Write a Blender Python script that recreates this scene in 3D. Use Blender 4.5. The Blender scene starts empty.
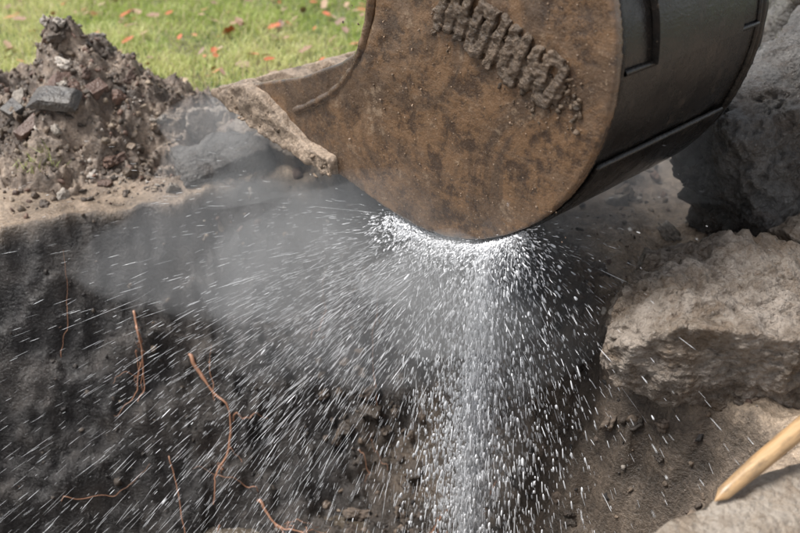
import bpy, bmesh, math, random
import numpy as np
from mathutils import Vector, Matrix
random.seed(7); rng=np.random.default_rng(7)
S=bpy.context.scene
S.view_settings.view_transform='Standard'; S.view_settings.look='None'; S.view_settings.exposure=0

# ---------------------------------------------------------------- noise
def _h(ix,iy,iz,seed):
    h=(ix.astype(np.int64)*374761393+iy.astype(np.int64)*668265263+iz.astype(np.int64)*2147483647+seed*974634777)&0xffffffff
    h=((h^(h>>13))*1274126177)&0xffffffff
    h=((h^(h>>15))*2246822519)&0xffffffff
    h=h^(h>>16)
    return (h&0xffffff)/float(0xffffff)*2-1
def vn(x,y,z,seed=0):
    x=np.asarray(x,float);y=np.asarray(y,float);z=np.asarray(z,float)
    ix=np.floor(x);iy=np.floor(y);iz=np.floor(z)
    fx=x-ix;fy=y-iy;fz=z-iz
    fx=fx*fx*fx*(fx*(fx*6-15)+10);fy=fy*fy*fy*(fy*(fy*6-15)+10);fz=fz*fz*fz*(fz*(fz*6-15)+10)
    r=0
    for a in (0,1):
        for b in (0,1):
            for c in (0,1):
                w=(fx if a else 1-fx)*(fy if b else 1-fy)*(fz if c else 1-fz)
                r=r+w*_h(ix+a,iy+b,iz+c,seed)
    return r
def fbm(x,y,z=None,o=4,seed=0,g=.5):
    if z is None: z=np.zeros_like(x)
    r=0;a=1
    for i in range(o):
        r=r+a*vn(x*2**i+13.1*i,y*2**i+7.7*i,z*2**i+3.3*i,seed+i); a*=g
    return r
def sm(a,b,x):
    t=np.clip((x-a)/(b-a),0,1); return t*t*(3-2*t)

# ---------------------------------------------------------------- helpers
def link(o,parent=None):
    S.collection.objects.link(o)
    if parent: o.parent=parent
    return o
def np_mesh(name,V,F,mat=None,col=None,smooth=True,parent=None):
    V=np.asarray(V,dtype=np.float32);F=np.asarray(F,dtype=np.int32);k=F.shape[1]
    me=bpy.data.meshes.new(name)
    me.vertices.add(len(V)); me.vertices.foreach_set('co',V.ravel())
    me.loops.add(F.size); me.loops.foreach_set('vertex_index',F.ravel())
    me.polygons.add(len(F)); me.polygons.foreach_set('loop_start',np.arange(0,F.size,k,dtype=np.int32))
    me.update(calc_edges=True); me.validate()
    me.polygons.foreach_set('use_smooth',[smooth]*len(me.polygons))
    if col is not None:
        at=me.color_attributes.new('Col','FLOAT_COLOR','POINT')
        c=np.ones((len(V),4),np.float32); c[:,:3]=col; at.data.foreach_set('color',c.ravel())
    o=bpy.data.objects.new(name,me)
    if mat: me.materials.append(mat)
    return link(o,parent)
def empty(name,loc=(0,0,0)):
    e=bpy.data.objects.new(name,None); e.location=loc; S.collection.objects.link(e); return e
def ico(sub):
    bm=bmesh.new(); bmesh.ops.create_icosphere(bm,subdivisions=sub,radius=1)
    V=np.array([v.co[:] for v in bm.verts]); F=np.array([[v.index for v in f.verts] for f in bm.faces]); bm.free()
    return V,F
ICO={s:ico(s) for s in (1,2,3,4,6,7)}

class NT:
    def __init__(s,name,vol=False):
        s.m=bpy.data.materials.new(name); s.m.use_nodes=True; s.t=s.m.node_tree; s.n=s.t.nodes; s.l=s.t.links
        s.n.clear(); s.out=s.n.new('ShaderNodeOutputMaterial')
        if not vol:
            s.b=s.n.new('ShaderNodeBsdfPrincipled'); s.l.new(s.b.outputs[0],s.out.inputs[0])
            s.tc=s.n.new('ShaderNodeTexCoord').outputs['Object']
    def set(s,sock,v):
        if hasattr(v,'links'): s.l.new(v,sock)
        else: sock.default_value=v
    def noise(s,scale,detail=5,rough=.6,vec=None,dist=0):
        n=s.n.new('ShaderNodeTexNoise'); n.inputs['Scale'].default_value=scale; n.inputs['Detail'].default_value=min(detail,5)
        n.inputs['Roughness'].default_value=rough; n.inputs['Distortion'].default_value=dist
        s.l.new(vec or s.tc,n.inputs['Vector']); return n.outputs['Fac']
    def mapv(s,sc=(1,1,1),rot=(0,0,0)):
        n=s.n.new('ShaderNodeMapping'); n.inputs['Scale'].default_value=sc; n.inputs['Rotation'].default_value=rot; s.l.new(s.tc,n.inputs['Vector']); return n.outputs[0]
    def voro(s,scale,vec=None):
        n=s.n.new('ShaderNodeTexVoronoi'); n.inputs['Scale'].default_value=scale; s.l.new(vec or s.tc,n.inputs['Vector']); return n.outputs['Distance']
    def ramp(s,fac,a,b,c0=0.,c1=1.):
        n=s.n.new('ShaderNodeMapRange'); n.inputs[1].default_value=a;n.inputs[2].default_value=b;n.inputs[3].default_value=c0;n.inputs[4].default_value=c1
        s.l.new(fac,n.inputs[0]); return n.outputs[0]
    def mix(s,f,a,b,blend='MIX'):
        n=s.n.new('ShaderNodeMix'); n.data_type='RGBA'; n.blend_type=blend
        def c(v): return (*v,1) if isinstance(v,tuple) and len(v)==3 else v
        s.set(n.inputs[0],f); s.set(n.inputs[6],c(a)); s.set(n.inputs[7],c(b)); return n.outputs[2]
    def math(s,op,a,b=0.):
        n=s.n.new('ShaderNodeMath'); n.operation=op; s.set(n.inputs[0],a); s.set(n.inputs[1],b); return n.outputs[0]
    def bump(s,h,st=.5,d=.01):
        n=s.n.new('ShaderNodeBump'); n.inputs['Strength'].default_value=st; n.inputs['Distance'].default_value=d
        s.l.new(h,n.inputs['Height']); s.l.new(n.outputs[0],s.b.inputs['Normal'])
    def fin(s,color=None,rough=None,**k):
        if color is not None: s.set(s.b.inputs['Base Color'],(*color,1) if isinstance(color,tuple) else color)
        if rough is not None: s.set(s.b.inputs['Roughness'],rough)
        for a,v in k.items(): s.set(s.b.inputs[a.replace('_',' ')],v)
        return s.m

def soil_mat(name,attr=True,base=(.1,.075,.055),bump=.9,lo=.5,hi=1.5,r0=.2,r1=.6):
    m=NT(name)
    if attr:
        a=m.n.new('ShaderNodeVertexColor'); a.layer_name='Col'; c=a.outputs['Color']
    else: c=m.mix(0.,base,base)
    n1=m.noise(9,5,.7); n2=m.noise(70,4,.75); n3=m.noise(3.5,3,.6)
    k=m.math('MULTIPLY',m.ramp(n1,.3,.7,lo,hi),m.ramp(n2,.3,.7,.55,1.45))
    comb=m.n.new('ShaderNodeCombineXYZ')
    for i in range(3): m.l.new(k,comb.inputs[i])
    c2=m.mix(1.,c,comb.outputs[0],'MULTIPLY')
    h=m.math('ADD',m.math('MULTIPLY',n1,.7),m.math('MULTIPLY',n2,.45))
    m.bump(h,bump,.025)
    return m.fin(c2,m.ramp(n3,.38,.62,r0,r1))
M_ground=soil_mat('wet_soil',r0=.12,r1=.42)
M_clod=soil_mat('clod_soil',bump=.8,r0=.18,r1=.55)

def concrete(name,c1,c2,wet=.45,dk=(.12,.095,.07),lt=(.50,.46,.41),mudc=(.20,.145,.10)):
    m=NT(name); n1=m.noise(4,5,.65); n2=m.noise(60,4,.8); v=m.voro(46); n4=m.noise(17,5,.7,dist=.3); n5=m.noise(5.5,5,.75,dist=.8)
    c=m.mix(m.ramp(n1,.40,.60),c1,c2)
    c=m.mix(m.ramp(v,.0,.26,.75,0),c,lt)
    c=m.mix(m.ramp(n5,.46,.60,0,.85),c,mudc)
    c=m.mix(m.ramp(n4,.52,.64,0,.6),c,dk)
    c=m.mix(m.ramp(n2,.54,.68,0,.85),c,dk)
    h=m.math('ADD',m.math('MULTIPLY',n2,.7),m.math('ADD',n1,m.math('MULTIPLY',v,-.5))); h=m.math('ADD',h,m.math('MULTIPLY',n4,.8))
    m.bump(h,1.,.022)
    return m.fin(c,m.ramp(n5,.35,.6,wet+.2,wet-.12))
M_conc=concrete('weathered_concrete',(.45,.38,.32),(.29,.24,.195),.38,(.13,.10,.075))
M_concd=concrete('dark_wet_concrete',(.18,.17,.16),(.10,.095,.09),.3,(.05,.045,.042),(.36,.34,.32),(.12,.10,.085))
M_slab=concrete('muddy_concrete',(.48,.42,.355),(.38,.32,.26),.3,(.26,.205,.155),(.5,.46,.41),(.32,.25,.185))

# ---------------------------------------------------------------- terrain
PIT=np.array([(-4.5,2.75),(-3,3.0),(-1.70,3.24),(-1.33,3.40),(-.92,3.55),(-.57,3.72),(0,3.80),(.5,3.66),(.80,3.0),(.80,2.45),
     (1.02,2.13),(1.13,1.90),(.90,1.70),(.60,1.50),(.40,1.2),(-.3,.95),(-3,.85),(-4.5,.9)])
def pit_sd(x,y):
    d=np.full(x.shape,1e9); ins=np.zeros(x.shape,bool); n=len(PIT)
    for i in range(n):
        ax,ay=PIT[i]; bx,by=PIT[(i+1)%n]; ex,ey=bx-ax,by-ay
        t=np.clip(((x-ax)*ex+(y-ay)*ey)/(ex*ex+ey*ey),0,1)
        d=np.minimum(d,np.hypot(x-ax-t*ex,y-ay-t*ey))
        c=((ay>y)!=(by>y)); 
        xi=ex*(y-ay)/(ey if ey!=0 else 1e-9)+ax
        ins^=(c&(x<xi))
    return np.where(ins,d,-d)
def terrain(x,y,full=False):
    sd=pit_sd(x,y)+.05*fbm(x*2.5,y*2.5,o=4,seed=3)+.012*fbm(x*14,y*14,o=3,seed=5)
    W=.40+.44*sm(2.3,3.0,y)*sm(1.0,.2,x)
    t=np.clip(sd/W,0,1)
    z=-1.38*(1-(1-t)**1.35)
    near=1-sm(8,12,np.hypot(x,y-2.5))
    gm=sm(4.55,5.0,y+.25*fbm(x*1.4,y*1.4,o=3,seed=9))
    flat=1-.55*sm(-.7,-1.1,x)*sm(4.0,3.6,y)
    z+=near*flat*(.035*fbm(x*1.7,y*1.7,o=3,seed=11)+.020*(1-gm)*fbm(x*9,y*9,o=4,seed=12,g=.6))
    inp=sm(0,.15,sd); rg=.6+.4*sm(-.9,.1,x)
    z+=inp*(.07*fbm(x*3.5,y*3.5,z*3.5,o=4,seed=21)+rg*(.030*fbm(x*16,y*16,z*16,o=4,seed=22,g=.65)+.012*(1-np.abs(vn(x*22+y*6,y*2,z*3,31)))*1.))
    z+=.10*np.exp(-((y-4.15-.1*x)/.35)**2)*sm(-2.2,-.9,x)*sm(2.6,1.2,x)*(1+.8*fbm(x*5,y*5,o=4,seed=33))
    if full: return z,sd,gm,inp
    return z
def axis(lo,hi,st,far):
    a=list(np.arange(lo,hi,st)); s=st; p=a[-1]; q=a[0]; L=[]
    while p<far: s*=1.22; p+=s; a.append(p)
    s=st
    while q>-far: s*=1.22; q-=s; L.append(q)
    return np.array(L[::-1]+a)
xs=axis(-2.7,2.3,.011,120); ys=axis(.9,5.2,.011,120)
X,Y=np.meshgrid(xs,ys); xf,yf=X.ravel(),Y.ravel()
z,sd,gm,inp=terrain(xf,yf,True)
n=fbm(xf*2,yf*2,o=4,seed=41)
n2=fbm(xf*7,yf*7,z*7,o=3,seed=43)
def C(*c): return np.array(c)[None,:]
def lerp(a,b,t): return a+(b-a)*t[:,None]
mud=lerp(C(.42,.325,.24),C(.27,.205,.15),sm(-.5,.6,n))
soil=lerp(C(.20,.155,.125),C(.31,.25,.20),sm(-.5,.5,n2))
out=lerp(mud,soil,sm(3.7,4.1,yf+.3*n))
grass=lerp(C(.12,.16,.04),C(.15,.13,.06),sm(0,.8,n2))
col=lerp(out,grass,gm)
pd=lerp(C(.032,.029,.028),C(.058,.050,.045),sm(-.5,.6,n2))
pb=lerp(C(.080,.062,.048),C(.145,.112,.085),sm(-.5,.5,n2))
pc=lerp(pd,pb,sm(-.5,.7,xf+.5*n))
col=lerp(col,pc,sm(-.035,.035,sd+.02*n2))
nx,ny=len(xs),len(ys)
i=np.arange(nx-1)[None,:]+nx*np.arange(ny-1)[:,None]
F=np.stack([i,i+1,i+1+nx,i+nx],-1).reshape(-1,4)
np_mesh('ground',np.stack([xf,yf,z],1),F,M_ground,col)

m=NT('muddy_water_mat'); m.bump(m.noise(14,4,.6),.6,.05); M_pw=m.fin((.10,.08,.06),.08)
gx=np.linspace(-3.2,.9,60); gy=np.linspace(1.0,3.2,40); A,B=np.meshgrid(gx,gy)
ii=np.arange(59)[None,:]+60*np.arange(39)[:,None]
np_mesh('muddy_water',np.stack([A.ravel(),B.ravel(),-1.36+.008*fbm(A.ravel()*8,B.ravel()*8)],1),np.stack([ii,ii+1,ii+61,ii+60],-1).reshape(-1,4),M_pw)
m=NT('puddle_mat'); m.bump(m.noise(26,3,.5),.25,.01); M_pud=m.fin((.30,.225,.16),.07)
gx=np.linspace(-2.6,-.75,230); gy=np.linspace(3.2,3.95,110); A,B=np.meshgrid(gx,gy); a=A.ravel();b=B.ravel()
ii=(np.arange(229)[None,:]+230*np.arange(109)[:,None]).ravel(); F=np.stack([ii,ii+1,ii+231,ii+230],-1)
ta=terrain(a,b); okv=(ta>-.03)&(pit_sd(a,b)<-.05); F=F[okv[F].all(1)]
np_mesh('puddle',np.stack([a,b,np.full(len(a),.004)],1),F,M_pud)

# ---------------------------------------------------------------- angular rock shapes
def rock_np(sub,seed,nplanes=12,rough=.06,box=(1,1,1),edge=26):
    r=np.random.default_rng(seed); V,F=ICO[sub]
    N=[(1,0,0),(-1,0,0),(0,1,0),(0,-1,0),(0,0,1),(0,0,-1)]; D=list(.78+.12*r.random(6))
    N=[np.array(q)+r.normal(0,.13,3) for q in N]
    for k in range(nplanes):
        q=r.normal(0,1,3); N.append(q); D.append(.86+.3*r.random())
    N=np.array([q/np.linalg.norm(q) for q in N]); D=np.array(D)
    dt=np.maximum(V@N.T,1e-3)/D[None,:]
    inv=(np.sum(dt**edge,1))**(1/edge)
    P=V/inv[:,None]
    P=P*np.array(box)
    s=np.mean(box); k=1/s
    if sub>4:
        G=V/np.array(box); G/=np.linalg.norm(G,axis=1)[:,None]
        f0=fbm(P[:,0]*1.5*k,P[:,1]*1.5*k,P[:,2]*1.5*k,o=3,seed=seed*7+1)
        st=np.floor(f0*5)/5*.75+f0*.25
        d=rough*s*(st+.55*fbm(P[:,0]*5*k,P[:,1]*5*k,P[:,2]*5*k,o=5,seed=seed*3+2,g=.66))
        d=d-.4*rough*s*sm(.3,.6,fbm(P[:,0]*9*k,P[:,1]*9*k,P[:,2]*9*k,o=2,seed=seed+9))
        return P+G*d[:,None],F
    d=rough*s*fbm(P[:,0]*2.6*k,P[:,1]*2.6*k,P[:,2]*2.6*k,o=3,seed=seed*7+1,g=.6)
    return P+V*np.asarray(d)[:,None],F
def rock(name,loc,box,rot,seed,mat,rough=.095,nplanes=7,edge=70,sub=6):
    P,F=rock_np(sub,seed,nplanes,rough,box,edge)
    o=np_mesh(name,P,F,mat); o.location=loc; o.rotation_euler=[math.radians(a) for a in rot]; return o
rock('concrete_chunk',(1.22,2.38,.08),(.56,.34,.25),(10,4,-10),11,M_conc,sub=7)
rock('concrete_chunk',(1.76,3.30,.30),(.62,.40,.58),(-14,-12,24),5,M_concd,sub=7)
rock('concrete_chunk',(1.74,2.88,.14),(.34,.26,.20),(8,-10,30),23,M_conc)
rock('concrete_chunk',(2.75,5.0,.35),(.85,.6,.65),(5,8,-10),31,M_concd)
rock('concrete_chunk',(-.84,3.82,.04),(.27,.15,.13),(5,-10,15),41,M_concd)
rock('concrete_chunk',(-.60,4.02,.09),(.24,.17,.13),(15,10,-25),47,M_conc)
rock('concrete_chunk',(-1.0,4.2,.12),(.17,.14,.10),(-10,10,35),48,M_conc)
rock('concrete_chunk',(2.3,4.2,.15),(.38,.34,.30),(5,-20,30),43,M_conc)

P,F=rock_np(6,77,1,.04,(.80,.35,.09),60)
o=np_mesh('concrete_slab',P,F,M_slab); o.location=(1.26,1.43,.05); o.rotation_euler=(0,math.radians(-2),math.radians(25))

m=NT('handle_wood'); v=m.mapv((14,14,1.2)); g=m.noise(5,5,.6,v,.6)
m.bump(g,.25,.004)
c=m.mix(m.ramp(g,.35,.65),(.42,.25,.12),(.58,.39,.21)); c=m.mix(m.ramp(m.noise(7,5,.7,m.mapv((3,3,1))),.44,.60,0,.9),c,(.22,.15,.09))
M_wood=m.fin(c,.35)
def sweep(pts,rad,seg=12):
    pts=np.array(pts,float); n=len(pts); T=np.gradient(pts,axis=0); T/=np.linalg.norm(T,axis=1)[:,None]+1e-9
    V=[];u=np.cross(T[0],(0,.3,1.)); u/=np.linalg.norm(u)
    for k in range(n):
        u=u-T[k]*np.dot(u,T[k]); u/=np.linalg.norm(u); w=np.cross(T[k],u)
        for j in range(seg):
            a=2*math.pi*j/seg; V.append(pts[k]+rad[k]*(math.cos(a)*u+math.sin(a)*w))
    F=[]
    for k in range(n-1):
        for j in range(seg):
            a=k*seg+j;b=k*seg+(j+1)%seg; F.append((a,b,b+seg,a+seg))
    return np.array(V),np.array(F)
hp0=np.array((.79,1.57,.11)); hp1=np.array((1.80,2.14,.56)); L=np.linalg.norm(hp1-hp0)
tt=np.linspace(0,1,40); pts=np.stack([.006*np.sin(tt*5),.004*np.cos(tt*4),tt*L],1)
rad=.026*np.interp(tt,[0,.004,.02,.12,.3,1],[0.02,.45,.65,.9,1.0,1.12])
V,F=sweep(pts,rad,24)
o=np_mesh('wooden_tool_handle',V,F,M_wood); o.location=hp0
o.rotation_mode='QUATERNION'; o.rotation_quaternion=Vector(hp1-hp0).to_track_quat('Z','Y')

# ---------------------------------------------------------------- dirt pile
gx=np.linspace(-3.6,-.7,420); gy=np.linspace(3.45,5.3,300); A,B=np.meshgrid(gx,gy); a=A.ravel();b=B.ravel()
def pile_h(a,b):
    r1=np.hypot((a+1.60)/.74,(b-4.22)/.62); r2=np.hypot((a+2.45)/.95,(b-4.35)/.75)
    w=.12*fbm(a*3,b*3,o=3,seed=51)
    h1=.64*np.clip(1-(r1+w)**1.25,-.3,1); h2=.42*np.clip(1-(r2+w)**1.5,-.3,1)
    h=np.maximum(h1,h2)
    h+=.06*fbm(a*5,b*5,h*5,o=6,seed=52,g=.66)+.03*(1-np.abs(fbm(a*13,b*13,h*13,o=3,seed=54)))*1.0
    return h
h=pile_h(a,b)
edge=np.minimum.reduce([a+3.6,-.7-a,b-3.45,5.3-b]); h=h-.3*sm(.15,0,edge)-.02
zz=terrain(a,b); zz=np.where(pit_sd(a,b)>-.05,np.minimum(zz,-.0),zz)
zf=zz*.3+h
cn=fbm(a*6,b*6,h*6,o=4,seed=56)
cc=lerp(C(.11,.082,.063),C(.28,.215,.165),sm(-.5,.7,cn))
ii=np.arange(419)[None,:]+420*np.arange(299)[:,None]
np_mesh('dirt_pile',np.stack([a,b,zf-.012],1),np.stack([ii,ii+1,ii+421,ii+420],-1).reshape(-1,4),M_clod,cc)
def surf(x,y):
    x=np.atleast_1d(x).astype(float);y=np.atleast_1d(y).astype(float)
    t=terrain(x,y); p=np.where((x>-3.5)&(x<-.75)&(y>3.5)&(y<5.25),pile_h(x,y)-.03+.3*t,-9)
    return np.maximum(t,p)

VAR={s:[rock_np(s,900+k,6,.22,(1,.8,.62),14) for k in range(10)] for s in (1,2,3,4)}
VV=[];FF=[];CC=[];off=0
def add_clod(x,y,zc,r,s,colr):
    global off
    P,F=VAR[s][rng.integers(10)]
    q=rng.normal(size=4); q/=np.linalg.norm(q); w,i_,j,k=q
    R=np.array([[1-2*(j*j+k*k),2*(i_*j-k*w),2*(i_*k+j*w)],[2*(i_*j+k*w),1-2*(i_*i_+k*k),2*(j*k-i_*w)],[2*(i_*k-j*w),2*(j*k+i_*w),1-2*(i_*i_+j*j)]])
    sc=r*(1+.35*rng.normal(size=3).clip(-1,1))
    V=(P*sc)@R.T+np.array((x,y,zc)); VV.append(V);FF.append(F+off);off+=len(V)
    CC.append(np.tile(colr,(len(V),1)))
def scatter(N,fx,fy,rfun,cols,sub,sink=.35,cond=None):
    x=fx(N);y=fy(N)
    if cond is not None: k=cond(x,y); x=x[k];y=y[k]
    zs=surf(x,y)
    for q in range(len(x)):
        r=rfun(); cc=np.array(cols[rng.integers(len(cols))])*(.7+.6*rng.random())
        add_clod(x[q],y[q],zs[q]+r*(.5-sink),r,sub,cc)
U=lambda a,b: (lambda N: rng.uniform(a,b,N)); G=lambda m_,s: (lambda N: rng.normal(m_,s,N))
BR=[(.14,.105,.08),(.20,.15,.11),(.30,.235,.175),(.10,.078,.062),(.16,.10,.075)]
LT=[(.42,.37,.32),(.30,.26,.22),(.20,.15,.11)]
scatter(75,G(-1.65,.42),G(4.02,.28),lambda:rng.uniform(.022,.05),BR+LT,4,.6)
scatter(1300,G(-1.7,.5),G(4.1,.36),lambda:.006+.016*rng.random()**2,BR,2)
scatter(2500,U(-3.2,-.9),U(3.62,4.8),lambda:.004+.009*rng.random()**2,BR+LT,1)
rimc=lambda x,y:(pit_sd(x,y)<.12)
rimc2=lambda x,y:(pit_sd(x,y)<.12)&((x>-.9)|(y>3.68)|(rng.random(len(x))<.10))
scatter(1500,U(-2.2,2.3),U(3.1,4.9),lambda:.005+.016*rng.random()**3,BR+LT,2,cond=rimc2)
scatter(260,U(-1.0,2.2),G(4.15,.25),lambda:.02+.045*rng.random()**2,LT+BR,4,.5,cond=rimc)
scatter(700,U(.6,2.0),U(1.5,3.0),lambda:.004+.014*rng.random()**3,BR+LT,2,cond=rimc)
PB=[(.06,.05,.044),(.09,.072,.058),(.045,.04,.038)]
scatter(1300,U(-2.5,-.2),U(1.6,3.75),lambda:.003+.011*rng.random()**3,PB,2,.6,cond=lambda x,y:pit_sd(x,y)>0.03)
scatter(1500,U(-.3,1.15),U(1.5,3.75),lambda:.004+.016*rng.random()**3,PB+BR[:2],2,.6,cond=lambda x,y:pit_sd(x,y)>0.02)
scatter(520,U(-.4,1.1),U(1.5,3.7),lambda:.012+.035*rng.random()**2,[(.13,.10,.08),(.17,.13,.10),(.09,.072,.058)],4,.6,cond=lambda x,y:pit_sd(x,y)>0.03)
np_mesh('soil_clods',np.concatenate(VV),np.concatenate(FF),M_clod,np.concatenate(CC))

m=NT('old_brick'); m.bump(m.noise(30,5,.7),.5,.01); M_brick=m.fin(m.mix(m.ramp(m.noise(12,6,.7),.35,.65),(.10,.06,.045),(.18,.115,.09)),.5); 
m=NT('slate_grey'); m.bump(m.noise(30,6,.7),.5,.01); M_slate=m.fin(m.mix(m.ramp(m.noise(9,6,.7),.35,.65),(.06,.056,.055),(.12,.105,.09)),.45)
def frag(name,x,y,dz,box,rot,seed,mat):
    P,F=rock_np(6,seed,2,.05,box,60); o=np_mesh(name,P,F,mat)
    o.location=(x,y,float(surf(x,y)[0])+dz); o.rotation_euler=[math.radians(q) for q in rot]
frag('brick_fragment',-1.60,3.86,.018,(.11,.07,.024),(22,6,-12),61,M_slate)
frag('brick_fragment',-1.75,3.82,.022,(.03,.07,.05),(20,18,-30),62,M_brick)
frag('brick_fragment',-1.60,4.00,.015,(.07,.05,.03),(35,10,30),63,M_brick)
frag('brick_fragment',-1.45,3.98,.008,(.05,.04,.025),(25,-10,50),64,M_brick)
frag('brick_fragment',-1.86,3.95,.015,(.06,.045,.03),(15,10,-40),65,M_slate)

# ---------------------------------------------------------------- roots
m=NT('root_bark'); M_root=m.fin(m.mix(m.noise(30,4,.6),(.30,.13,.075),(.54,.31,.20)),.3)
RV=[];RF=[];ro=0
def root(pts,r0,fork=True,lift=.032):
    global ro
    pts=np.array(pts,float); n=30; t=np.linspace(0,len(pts)-1,n)
    x=np.interp(t,range(len(pts)),pts[:,0]);y=np.interp(t,range(len(pts)),pts[:,1])
    k=np.array([.25,.5,.25])
    for _ in range(2): x[1:-1]=np.convolve(x,k,'valid');y[1:-1]=np.convolve(y,k,'valid')
    x+=.018*fbm(t*1.3,t*0+ro,o=4,seed=5);y+=.010*fbm(t*1.3,t*0+ro+9,o=3,seed=6)
    zt=terrain(x,y); zt[1:-1]=np.convolve(zt,k,'valid'); zt=zt+lift+.012*fbm(t*1.3,t*0+ro+3,o=2,seed=8)
    zt[0]-=.03
    V,F=sweep(np.stack([x,y,zt],1),r0*np.linspace(1,.25,n)*(1+.25*fbm(t*3,t*0+ro,o=2,seed=9)),6)
    RV.append(V);RF.append(F+ro);ro+=len(V)
    if fork:
        for q in range(4):
            k=rng.integers(6,24); d=rng.normal(0,.05,2); 
            p=[(x[k],y[k]),(x[k]+d[0],y[k]+d[1]-.01),(x[k]+d[0]*2+rng.normal(0,.02),y[k]+d[1]*2-.03)]
            root(p,r0*.35,False,lift)
root([(-.96,3.24),(-.88,3.15),(-.78,3.09),(-.83,2.98),(-.86,2.88)],.0095)
root([(-.79,3.09),(-.72,3.10),(-.64,3.14)],.005,False)
root([(-1.20,3.24),(-1.15,3.13),(-1.17,3.04)],.0065)
root([(-.66,2.92),(-.56,2.85),(-.46,2.80),(-.38,2.77)],.0065)
root([(.02,2.72),(.12,2.72),(.20,2.76),(.28,2.82)],.006)
for q in range(16):
    x0=rng.uniform(-2.0,.6); y0=rng.uniform(2.6,3.4); d=rng.normal(0,.08,2)
    root([(x0,y0),(x0+d[0],y0-.05+d[1]),(x0+2*d[0]+rng.normal(0,.04),y0-.08+2*d[1])],rng.uniform(.0015,.0032),False)
np_mesh('tree_roots',np.concatenate(RV),np.concatenate(RF),M_root)

# ---------------------------------------------------------------- grass, leaves
N=150000
x=rng.uniform(-6.5,6.5,N); y=4.5+6.0*rng.random(N)**1.3
gmk=sm(4.5,5.1,y+.3*fbm(x*1.4,y*1.4,o=3,seed=9)+.15*rng.normal(size=N))
k=rng.random(N)<gmk; x=x[k];y=y[k];N=len(x)
zt=terrain(x,y); hgt=rng.uniform(.025,.075,N)*(1+.5*fbm(x*2,y*2,o=2,seed=61)); an=rng.uniform(0,2*math.pi,N); w=.0035+.002*rng.random(N)
lean=rng.normal(0,.6,(N,2))*hgt[:,None]
b0=np.stack([x-w*np.cos(an),y-w*np.sin(an),zt-.005],1); b1=np.stack([x+w*np.cos(an),y+w*np.sin(an),zt-.005],1)
m0=np.stack([x-w*.7*np.cos(an)+lean[:,0]*.35,y-w*.7*np.sin(an)+lean[:,1]*.35,zt+hgt*.6],1); m1=np.stack([x+w*.7*np.cos(an)+lean[:,0]*.35,y+w*.7*np.sin(an)+lean[:,1]*.35,zt+hgt*.6],1)
tp=np.stack([x+lean[:,0],y+lean[:,1],zt+hgt],1)
V=np.stack([b0,b1,m0,m1,tp],1).reshape(-1,3); base=5*np.arange(N)[:,None]
F=np.concatenate([base+np.array([[0,1,3]]),base+np.array([[0,3,2]]),base+np.array([[2,3,4]])])
pn=1.3*fbm(x*1.3,y*1.3,o=3,seed=71)+.5*rng.normal(size=N)
gc=lerp(C(.46,.56,.15),C(.76,.76,.36),sm(-.8,1.0,pn)); gc=np.where((rng.random(N)<.16)[:,None],C(.70,.60,.38),gc)
m=NT('grass_blade'); a_=m.n.new('ShaderNodeVertexColor'); a_.layer_name='Col'
M_grass=m.fin(a_.outputs[0],.5)
tr=m.n.new('ShaderNodeBsdfTranslucent'); m.l.new(a_.outputs[0],tr.inputs[0]); ms=m.n.new('ShaderNodeMixShader'); ms.inputs[0].default_value=.4
m.l.new(m.b.outputs[0],ms.inputs[1]);m.l.new(tr.outputs[0],ms.inputs[2]);m.l.new(ms.outputs[0],m.out.inputs[0])
np_mesh('grass',V,F,M_grass,np.repeat(gc,5,0),smooth=False)

LV=[];LF=[];LC=[];lo_=0
for q in range(1300):
    x0=rng.uniform(-5.5,5.5);y0=4.6+5*rng.random()**1.2; r=rng.uniform(.02,.065); z0=float(terrain(np.array([x0]),np.array([y0]))[0])+.04+.02*rng.random()
    a0=rng.uniform(0,6.28); tl=rng.normal(0,.35,2); curl=rng.uniform(.1,.6)
    ring=[]
    for j in range(10):
        th=2*math.pi*j/10; rr=r*(.65+.35*math.cos(th)**2)*(1 if j%2 else .78)
        px,py=rr*math.cos(th),rr*.75*math.sin(th); pz=curl*py*py/r+tl[0]*px+tl[1]*py
        ring.append((x0+px*math.cos(a0)-py*math.sin(a0),y0+px*math.sin(a0)+py*math.cos(a0),z0+pz))
    LV+= [(x0,y0,z0)]+ring; LF+=[(lo_,lo_+1+j,lo_+1+(j+1)%10) for j in range(10)]; lo_+=11
    cl=random.choice([(.45,.22,.10),(.42,.28,.18),(.33,.20,.14),(.5,.14,.06),(.45,.34,.23),(.28,.18,.13)]); LC+=[cl]*11
m=NT('dry_leaf'); a_=m.n.new('ShaderNodeVertexColor'); a_.layer_name='Col'; M_leaf=m.fin(a_.outputs[0],.6)
np_mesh('fallen_leaves',LV,LF,M_leaf,np.array(LC),smooth=False)

WV=[];WF=[];wo=0
for (cx,cy) in [(-1.72,3.66),(-1.62,3.68)]:
    for q in range(34):
        bx=cx+rng.normal(0,.035);by=cy+rng.normal(0,.02);bz=float(surf(bx,by)[0]); d=rng.normal(0,.04,2);hh=rng.uniform(.02,.06)
        WV+=[(bx-.002,by,bz),(bx+.002,by,bz),(bx+d[0],by+d[1],bz+hh)];WF.append((wo,wo+1,wo+2));wo+=3
m=NT('weed_green'); M_weed=m.fin((.30,.34,.08),.5)
np_mesh('weeds',WV,WF,M_weed,smooth=False)

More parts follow.
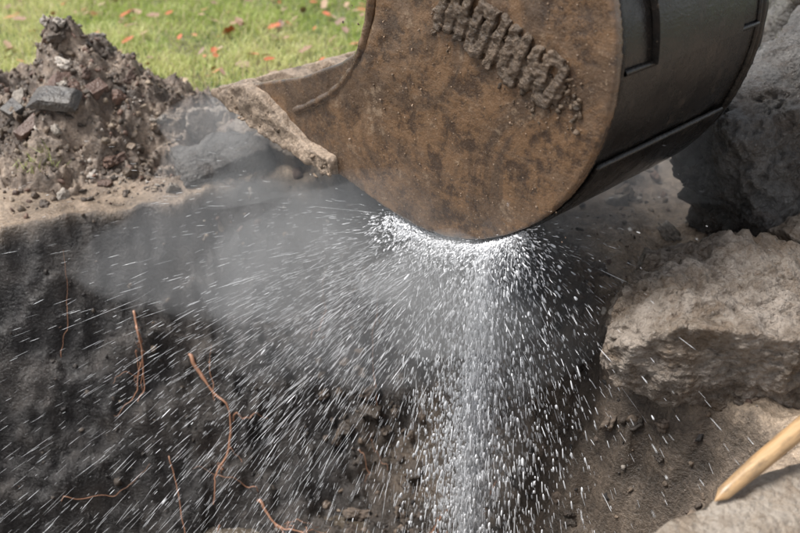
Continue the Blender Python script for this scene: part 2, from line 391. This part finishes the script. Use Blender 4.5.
# ---------------------------------------------------------------- excavator bucket
def catmull(P,k=10):
    P=np.array(P,float); Q=[]; E=np.vstack([2*P[0]-P[1],P,2*P[-1]-P[-2]])
    for i in range(1,len(E)-2):
        for t in np.linspace(0,1,k,endpoint=False):
            a,b,c,d=E[i-1],E[i],E[i+1],E[i+2]
            Q.append(.5*((2*b)+(-a+c)*t+(2*a-5*b+4*c-d)*t*t+(-a+3*b-3*c+d)*t**3))
    Q.append(P[-1]); return np.array(Q)
W_=.82
PROF=catmull([(-1.30,.415),(-1.02,.385),(-.744,.345),(-.45,.293),(-.23,.283),(0,.345),(.199,.48),(.330,.65),(.400,.85),(.410,1.03),(.365,1.2),(.25,1.38),(.05,1.50)],8)
def plate_mat(name,cols,bumpd=.012,rl=.25,rh=.6,coat=.3,spec=.5):
    m=NT(name); big=m.noise(1.6,5,.72,dist=1.4); mid=m.noise(9,5,.8); fine=m.noise(110,4,.7)
    st=m.noise(3.2,5,.8,m.mapv((1,1,2.4),(0,math.radians(35),0)),.5)
    c=m.mix(m.ramp(big,.45,.54),cols[0],cols[1])
    c=m.mix(m.ramp(st,.48,.58,0,.8),c,cols[3])
    c=m.mix(m.ramp(mid,.50,.60,0,.8),c,cols[2])
    c=m.mix(m.ramp(mid,.33,.42,.6,0),c,cols[4])
    c=m.mix(m.ramp(fine,.60,.70,0,.6),c,cols[4])
    sp=m.voro(34,); c=m.mix(m.ramp(sp,.05,.12,.7,0),c,cols[4])
    h=m.math('ADD',m.math('MULTIPLY',mid,-.6),m.math('MULTIPLY',fine,.16)); h=m.math('ADD',h,m.math('MULTIPLY',st,-.3))
    h=m.math('ADD',h,m.ramp(sp,.05,.14,.12,0))
    m.bump(h,.8,bumpd)
    return m.fin(c,m.ramp(mid,.38,.60,rh,rl),Coat_Weight=coat,Coat_Roughness=.15,Specular_IOR_Level=spec)
M_side=plate_mat('muddy_rusted_steel',[(.185,.108,.058),(.088,.056,.036),(.046,.030,.022),(.13,.083,.052),(.36,.26,.175)],.014,.12,.42,.5)
M_shell=plate_mat('wet_dark_steel',[(.013,.012,.0115),(.008,.0078,.0078),(.02,.016,.014),(.018,.015,.013),(.08,.062,.05)],.006,.14,.36,.0,.4)
M_mud=soil_mat('caked_mud',False,(.33,.25,.185),.9)
M_letter=soil_mat('mud_covered_relief',False,(.12,.085,.058),1.)

buck=empty('excavator_bucket',(.304,2.57,0)); buck.rotation_euler=(0,0,math.atan2(-.717,.697))
tex=bpy.data.textures.new('mudtex','CLOUDS'); tex.noise_scale=.07; tex.noise_depth=4
texb=bpy.data.textures.new('denttex','CLOUDS'); texb.noise_scale=.3; texb.noise_depth=2
tex2=bpy.data.textures.new('mudtex2','CLOUDS'); tex2.noise_scale=.035; tex2.noise_depth=4
def prism(name,poly,y0,y1,mat,vox=None,disp=0,t=tex,parent=buck):
    bm=bmesh.new(); vs=[bm.verts.new((p[0],y0,p[1])) for p in poly]; f=bm.faces.new(vs)
    r=bmesh.ops.extrude_face_region(bm,geom=[f]); vv=[g for g in r['geom'] if isinstance(g,bmesh.types.BMVert)]
    bmesh.ops.translate(bm,verts=vv,vec=(0,y1-y0,0)); bmesh.ops.recalc_face_normals(bm,faces=bm.faces[:])
    bmesh.ops.triangulate(bm,faces=bm.faces[:])
    me=bpy.data.meshes.new(name); bm.to_mesh(me); bm.free(); me.materials.append(mat)
    o=link(bpy.data.objects.new(name,me),parent)
    if vox:
        r=o.modifiers.new('r','REMESH'); r.mode='VOXEL'; r.voxel_size=vox; r.use_smooth_shade=True
    if disp:
        d=o.modifiers.new('d','DISPLACE'); d.texture=t; d.strength=disp; d.mid_level=.5; d.texture_coords='LOCAL'
    return o
def offset_prof(P,d):
    T=np.gradient(P,axis=0); T/=np.linalg.norm(T,axis=1)[:,None]; Nn=np.stack([T[:,1],-T[:,0]],1); return P+Nn*d
outl=offset_prof(PROF,.012)
mouth=[(-.10,1.56),(-.30,1.50),(-.45,1.30),(-.505,1.10),(-.53,.98),(-.575,.87),(-.70,.79),(-.934,.684),(-1.2,.60),(-1.34,.545)]
SIDE=[tuple(p) for p in outl]+mouth
o=prism('side_plate_near',SIDE,-.035,.0,M_side,.006,.012,texb)
d=o.modifiers.new('d2','DISPLACE'); d.texture=tex; d.strength=.005; d.mid_level=.5; d.texture_coords='LOCAL'
prism('side_plate_far',SIDE,W_,W_+.035,M_shell,.012,.006)
inner=offset_prof(PROF,-.024)
shell=[tuple(p) for p in PROF]+[tuple(p) for p in inner[::-1]]
o=prism('shell',shell,.0005,W_-.0005,M_shell,.011,.012,texb)
hp=[p for p in PROF if p[1]<.70 and p[0]>-.9]; hp=np.array(hp)
o1=offset_prof(hp,.003);o2=offset_prof(hp,.022)
prism('heel_wear_plate',[tuple(p) for p in o1]+[tuple(p) for p in o2[::-1]],.03,W_-.03,M_shell,.009,.004)
hp=np.array([p for p in PROF if p[1]>.98 and p[0]>0]); o1=offset_prof(hp,.003);o2=offset_prof(hp,.026)
prism('back_reinforcement',[tuple(p) for p in o1]+[tuple(p) for p in o2[::-1]],.16,W_-.16,M_shell)
lip=[(-1.52,.475),(-1.44,.53),(-1.30,.575),(-1.17,.56),(-1.05,.50),(-.92,.43),(-.76,.405),(-.745,.335),(-.90,.35),(-1.10,.375),(-1.28,.40),(-1.42,.435)]
prism('side_cutter',lip,-.075,-.02,M_mud,.007,.040,tex)
prism('cutting_edge',[(-1.42,.47),(-1.2,.50),(-.95,.44),(-.95,.40),(-1.25,.40),(-1.42,.435)],-.03,W_+.03,M_mud,.011,.02)
for q in range(4):
    yy=.0+q*.25
    prism('tooth_%d'%(q+1),[(-1.62 if q else -1.58,.458),(-1.58,.485),(-1.38,.56),(-1.18,.54),(-1.18,.42),(-1.40,.42)],yy-.05,yy+.05,M_mud,.008,.020)
def bead(name,pts,y,r,mat,am=.1):
    c=catmull(pts,10); V,F=sweep(np.stack([c[:,0],np.full(len(c),y),c[:,1]],1),r*(1+am*fbm(np.arange(len(c))*.5,np.zeros(len(c)),o=2,seed=4)),10)
    np_mesh(name,V,F,mat,parent=buck)
bead('weld_bead_1',[(-.53,1.10),(-.555,.98),(-.60,.85),(-.66,.76),(-.76,.665),(-.88,.59),(-1.0,.53)],-.026,.019,M_side,.15)
bead('weld_bead_2',[tuple(p) for p in offset_prof(PROF,.0)[14:88:4]],.010,.010,M_shell)
bead('weld_bead_3',[tuple(p) for p in offset_prof(PROF,.0)[14:88:4]],W_-.010,.010,M_shell)
zc=min(range(len(PROF)),key=lambda k:(abs(PROF[k][1]-.98)+ (0 if PROF[k][0]>0 else 9)))
pz=offset_prof(PROF,.006)[zc]
V,F=sweep([(pz[0],yq,pz[1]) for yq in np.linspace(.02,W_-.02,30)],[.009]*30,8); np_mesh('weld_seam',V,F,M_shell,parent=buck)
bm=bmesh.new(); ang=math.radians(-19)
def bar(cx,cz,w,h,rot=0,dp=.034):
    r=bmesh.ops.create_cube(bm,size=1); 
    M=Matrix.Rotation(-ang,4,'Y')@Matrix.Translation((cx,0,cz))@Matrix.Rotation(rot,4,'Y')@Matrix.Diagonal((w,dp,h,1))
    bmesh.ops.transform(bm,matrix=M,verts=r['verts'])
H=.17
for xx,k in zip(np.arange(-.25,.27,.047),[0,1,0,2,0,0,3,0,1,2,0]):
    bar(xx,rng.normal(0,.006),.030,H*rng.uniform(.8,1.05),rng.normal(0,.05))
    if k==1: bar(xx+.02,.01,.05,.04)
    if k==2: bar(xx+.02,H/2-.02,.055,.034);bar(xx+.02,-H/2+.02,.055,.034)
    if k==3: bar(xx+.022,-H/2+.02,.06,.036);bar(xx+.022,.03,.04,.05,.5)
bar(0,-.02,.50,.07,0,.018)
me=bpy.data.meshes.new('raised_relief'); bm.to_mesh(me); bm.free(); me.materials.append(M_letter)
o=link(bpy.data.objects.new('raised_relief',me),buck); o.location=(.035,-.036,1.0)
r=o.modifiers.new('r','REMESH'); r.mode='VOXEL'; r.voxel_size=.0038; r.use_smooth_shade=True
d=o.modifiers.new('d','DISPLACE'); d.texture=tex2; d.strength=.024; d.mid_level=.45; d.texture_coords='LOCAL'
VV=[];FF=[];CC=[];off=0
for q in range(380):
    if q<190: s=rng.uniform(-.26,.33); zq=1.0-.34*(s-.035)+rng.normal(0,.055)-.02; r=.004+.012*rng.random()**2; c0=(.15,.105,.07)
    elif q<230: s=rng.uniform(-1.4,-.75); zq=.47+rng.normal(0,.035)+(-.10 if s>-1 else 0); r=rng.uniform(.004,.014); c0=(.30,.22,.155)
    else: s=rng.uniform(-.7,.33); zq=rng.uniform(.42,1.3); r=rng.uniform(.0015,.005); c0=(.30,.21,.145)
    add_clod(s,-.038 if q<190 or q>=230 else -.07,zq,r,2,np.array(c0)*(.5+.8*rng.random()))
np_mesh('mud_lumps',np.concatenate(VV),np.concatenate(FF),M_clod,np.concatenate(CC),parent=buck)
for q,yy in enumerate((.22,.56)):
    prism('hanger_ear_%d'%(q+1),[(-.30,1.46),(.22,1.36),(.20,1.60),(.05,1.78),(-.12,1.86),(-.30,1.80),(-.36,1.62)],yy-.03,yy+.03,M_shell)
def pin(name,s,zq,y0,y1,r):
    V,F=sweep([(s,y0,zq),(s,(y0+y1)/2,zq),(s,y1,zq)],[r,r,r],20); np_mesh(name,V,F,M_shell,parent=buck)
pin('bucket_pin',-.2,1.70,.12,.66,.045); pin('link_pin',.08,1.66,.12,.66,.045)
arm=empty('excavator_arm',(.304,2.57,0)); arm.rotation_euler=buck.rotation_euler
m=NT('worn_yellow_paint'); M_yel=m.fin(m.mix(m.ramp(m.noise(4,6,.7),.5,.65),(.62,.34,.04),(.10,.07,.05)),.45)
o=prism('stick',[(-.30,1.62),(-.12,1.60),(.9,3.6),(1.05,4.6),(.55,4.7),(-.05,2.9)],.27,.51,M_yel,parent=arm); bv=o.modifiers.new('b','BEVEL'); bv.width=.02
o=prism('link_rod',[(.03,1.62),(.14,1.62),(.62,2.45),(.52,2.5)],.30,.48,M_shell,parent=arm)

# ---------------------------------------------------------------- water spray
def streaks(P,Vv,rad,ln):
    n=len(P); T=Vv/np.linalg.norm(Vv,axis=1)[:,None]
    u=np.cross(T,np.array([.31,.9,.29])); u/=np.linalg.norm(u,axis=1)[:,None]; w=np.cross(T,u)
    r=rad[:,None]; L=ln[:,None]*.5
    seg=4; rings=[(-.6,.75),(.45,1.)]
    vs=[P-T*L]
    for (a,b) in rings:
        for j in range(seg):
            th=2*math.pi*j/seg; vs.append(P+T*L*a+r*b*(math.cos(th)*u+math.sin(th)*w))
    vs.append(P+T*L)
    V=np.stack(vs,1); k=V.shape[1]; V=V.reshape(-1,3); f=[]
    for j in range(seg):
        j2=(j+1)%seg
        f+=[(0,1+j2,1+j),(1+j,1+j2,1+seg+j2),(1+j,1+seg+j2,1+seg+j),(1+seg+j,1+seg+j2,k-1)]
    f=np.array(f); F=(k*np.arange(n)[:,None,None]+f[None]).reshape(-1,3)
    return V,F
e_=np.array((.697,-.717,0));a_x=np.array((.717,.697,0));P0=np.array((.304,2.57,0))
def bucket_local(P): d=P-P0; return d@e_,d@a_x
def emit(N,az,el,sp,tm,rr,expo,srcs=(-.38,.10),srcy=(-.02,.12),clump=1.2):
    s=rng.uniform(*srcs,N); yy=rng.uniform(*srcy,N)
    zb=np.interp(s,[-.5,-.23,0,.2],[.29,.265,.33,.47])-.02
    P=P0+np.outer(s,e_)+np.outer(yy,a_x); P[:,2]=zb
    A=az(N);E=el(N);sp_=sp(N);t=tm(N)
    v=np.stack([np.cos(E)*np.cos(A),np.cos(E)*np.sin(A),np.sin(E)],1)*sp_[:,None]
    w=fbm(v[:,0]/sp_*7,v[:,1]/sp_*7,v[:,2]/sp_*7,o=3,seed=81)+.6*fbm(A*4,E*4,t*16,o=2,seed=83)
    keep=rng.random(N)<1/(1+np.exp(-4*clump*(w-.05)))
    P=P[keep];v=v[keep];t=t[keep][:,None]
    g=np.array((0,0,-9.8))
    Pn=P+v*t+.5*g*t*t; vn_=v+g*t
    sl,yl=bucket_local(Pn); zprof=np.interp(sl,[-1.5,-1,-.45,-.23,0,.2,.33,.41],[.42,.37,.27,.26,.32,.46,.62,1.0])
    inb=(sl>-1.55)&(sl<.42)&(yl>-.10)&(yl<W_+.04)&(Pn[:,2]>zprof-.01)
    front=(yl<-.08)&(Pn[:,2]>zprof+.02+.05*rng.random(len(Pn)))
    ok=(Pn[:,2]>terrain(Pn[:,0],Pn[:,1])+.01)&~inb&~front&(Pn[:,1]>1.25)
    Pn=Pn[ok];vn_=vn_[ok]; n=len(Pn)
    rad=rr(n); ln=np.linalg.norm(vn_,axis=1)*expo*rng.lognormal(0,.6,n)+2*rad
    return streaks(Pn,vn_,rad,ln)
D=math.radians
LN=lambda m_,s:(lambda n:np.minimum(rng.lognormal(math.log(m_),s,n),.0065))
parts=[]
parts.append(emit(13000,U(-math.pi,math.pi),lambda N:D(-24)+D(25)*rng.normal(size=N),U(1.5,5.),lambda N:.02+.34*rng.random(N),LN(.00050,.5),.0048))
parts.append(emit(6500,lambda N:D(-72)+D(32)*rng.normal(size=N),lambda N:D(-66)+D(14)*rng.normal(size=N),U(1.0,3.4),lambda N:.01+.40*rng.random(N),LN(.0018,.6),.0036,clump=2.2))
parts.append(emit(3500,lambda N:D(-10)+D(40)*rng.normal(size=N),lambda N:D(-55)+D(18)*rng.normal(size=N),U(.8,3.2),lambda N:.01+.34*rng.random(N),LN(.0017,.6),.0038,clump=2.2))
parts.append(emit(9500,lambda N:D(188)+D(32)*rng.normal(size=N),lambda N:D(-24)+D(18)*rng.normal(size=N),U(2.5,8),lambda N:.05+.28*rng.random(N),LN(.00040,.35),.0065))
parts.append(emit(13000,U(-math.pi,math.pi),lambda N:D(-86.5)+D(2.6)*rng.normal(size=N),U(1.,3.2),lambda N:.42*rng.random(N),LN(.0025,.55),.0046,(-.01,.05),(-.06,.0),.8))
parts.append(emit(7500,U(-math.pi,math.pi),lambda N:D(-76)+D(7)*rng.normal(size=N),U(1.,3.),lambda N:.42*rng.random(N),LN(.0020,.6),.0040,(-.08,.08),(-.06,.03),1.8))
parts.append(emit(15000,U(-math.pi,math.pi),lambda N:D(-30)+D(28)*rng.normal(size=N),U(.5,3.2),lambda N:.003+.055*rng.random(N)**1.3,LN(.0014,.6),.0035,(-.46,.14),(-.06,.03),.6))
VV=[];FF=[];o_=0
for V,F in parts: VV.append(V);FF.append(F+o_);o_+=len(V)
m=NT('water_drops'); M_water=m.fin((.97,.98,1.),.15,Specular_IOR_Level=.8)
np_mesh('water_spray',np.concatenate(VV),np.concatenate(FF),M_water)

# mist: overlapping thin clouds of fine droplets
mist=empty('water_mist')
def puff(i,c,r,d):
    m=NT('mist_%d'%i,True); vs=m.n.new('ShaderNodeVolumeScatter'); vs.inputs['Color'].default_value=(1,1,1,1)
    vs.inputs['Density'].default_value=d; vs.inputs['Anisotropy'].default_value=.0; m.l.new(vs.outputs[0],m.out.inputs['Volume'])
    V,F=ICO[4]; k=1+.28*fbm(V[:,0]*1.6,V[:,1]*1.6,V[:,2]*1.6,o=2,seed=200+i)
    o=np_mesh('mist_puff_%d'%i,V*k[:,None]*np.array(r),F,m.m,parent=mist); o.location=c
for i,(c,r,d) in enumerate([
    ((.20,2.58,.12),(.32,.28,.24),1.6),((-.05,2.75,.05),(.75,.45,.40),.40),
    ((-.62,3.05,.0),(.62,.36,.28),.42),((-.50,3.72,.15),(.62,.34,.28),1.0),((.25,3.35,.1),(.75,.45,.38),.75),
    ((1.10,3.5,.32),(.65,.5,.40),.8),((.31,2.5,-.5),(.18,.15,.9),.5)]): puff(i,c,r,d)

# ---------------------------------------------------------------- light, world, camera
el,az=math.radians(62),math.radians(-90)
w=bpy.data.worlds.new('World'); S.world=w; w.use_nodes=True; nt=w.node_tree; bg=nt.nodes['Background']
sky=nt.nodes.new('ShaderNodeTexSky'); sky.sky_type='NISHITA'; sky.sun_disc=False; sky.sun_elevation=el; sky.sun_rotation=az
hs=nt.nodes.new('ShaderNodeHueSaturation'); hs.inputs['Saturation'].default_value=.25
nt.links.new(sky.outputs[0],hs.inputs['Color']); nt.links.new(hs.outputs[0],bg.inputs[0]); bg.inputs[1].default_value=.15
sl=bpy.data.lights.new('sun','SUN'); sl.energy=5.0; sl.angle=math.radians(26); sl.color=(1,.975,.94)
so=link(bpy.data.objects.new('sun',sl)); dv=Vector((math.sin(az)*math.cos(el),math.cos(az)*math.cos(el),math.sin(el)))
so.rotation_euler=dv.to_track_quat('Z','Y').to_euler(); so.location=dv*20
cd=bpy.data.cameras.new('camera'); cam=link(bpy.data.objects.new('camera',cd)); cam.location=(0,0,1.7); cam.rotation_euler=(math.radians(60),0,0)
cd.lens=38.6; cd.sensor_width=36; cd.clip_end=500; cd.clip_start=.02
cd.dof.use_dof=True; cd.dof.focus_distance=2.95; cd.dof.aperture_fstop=1.8
S.camera=cam
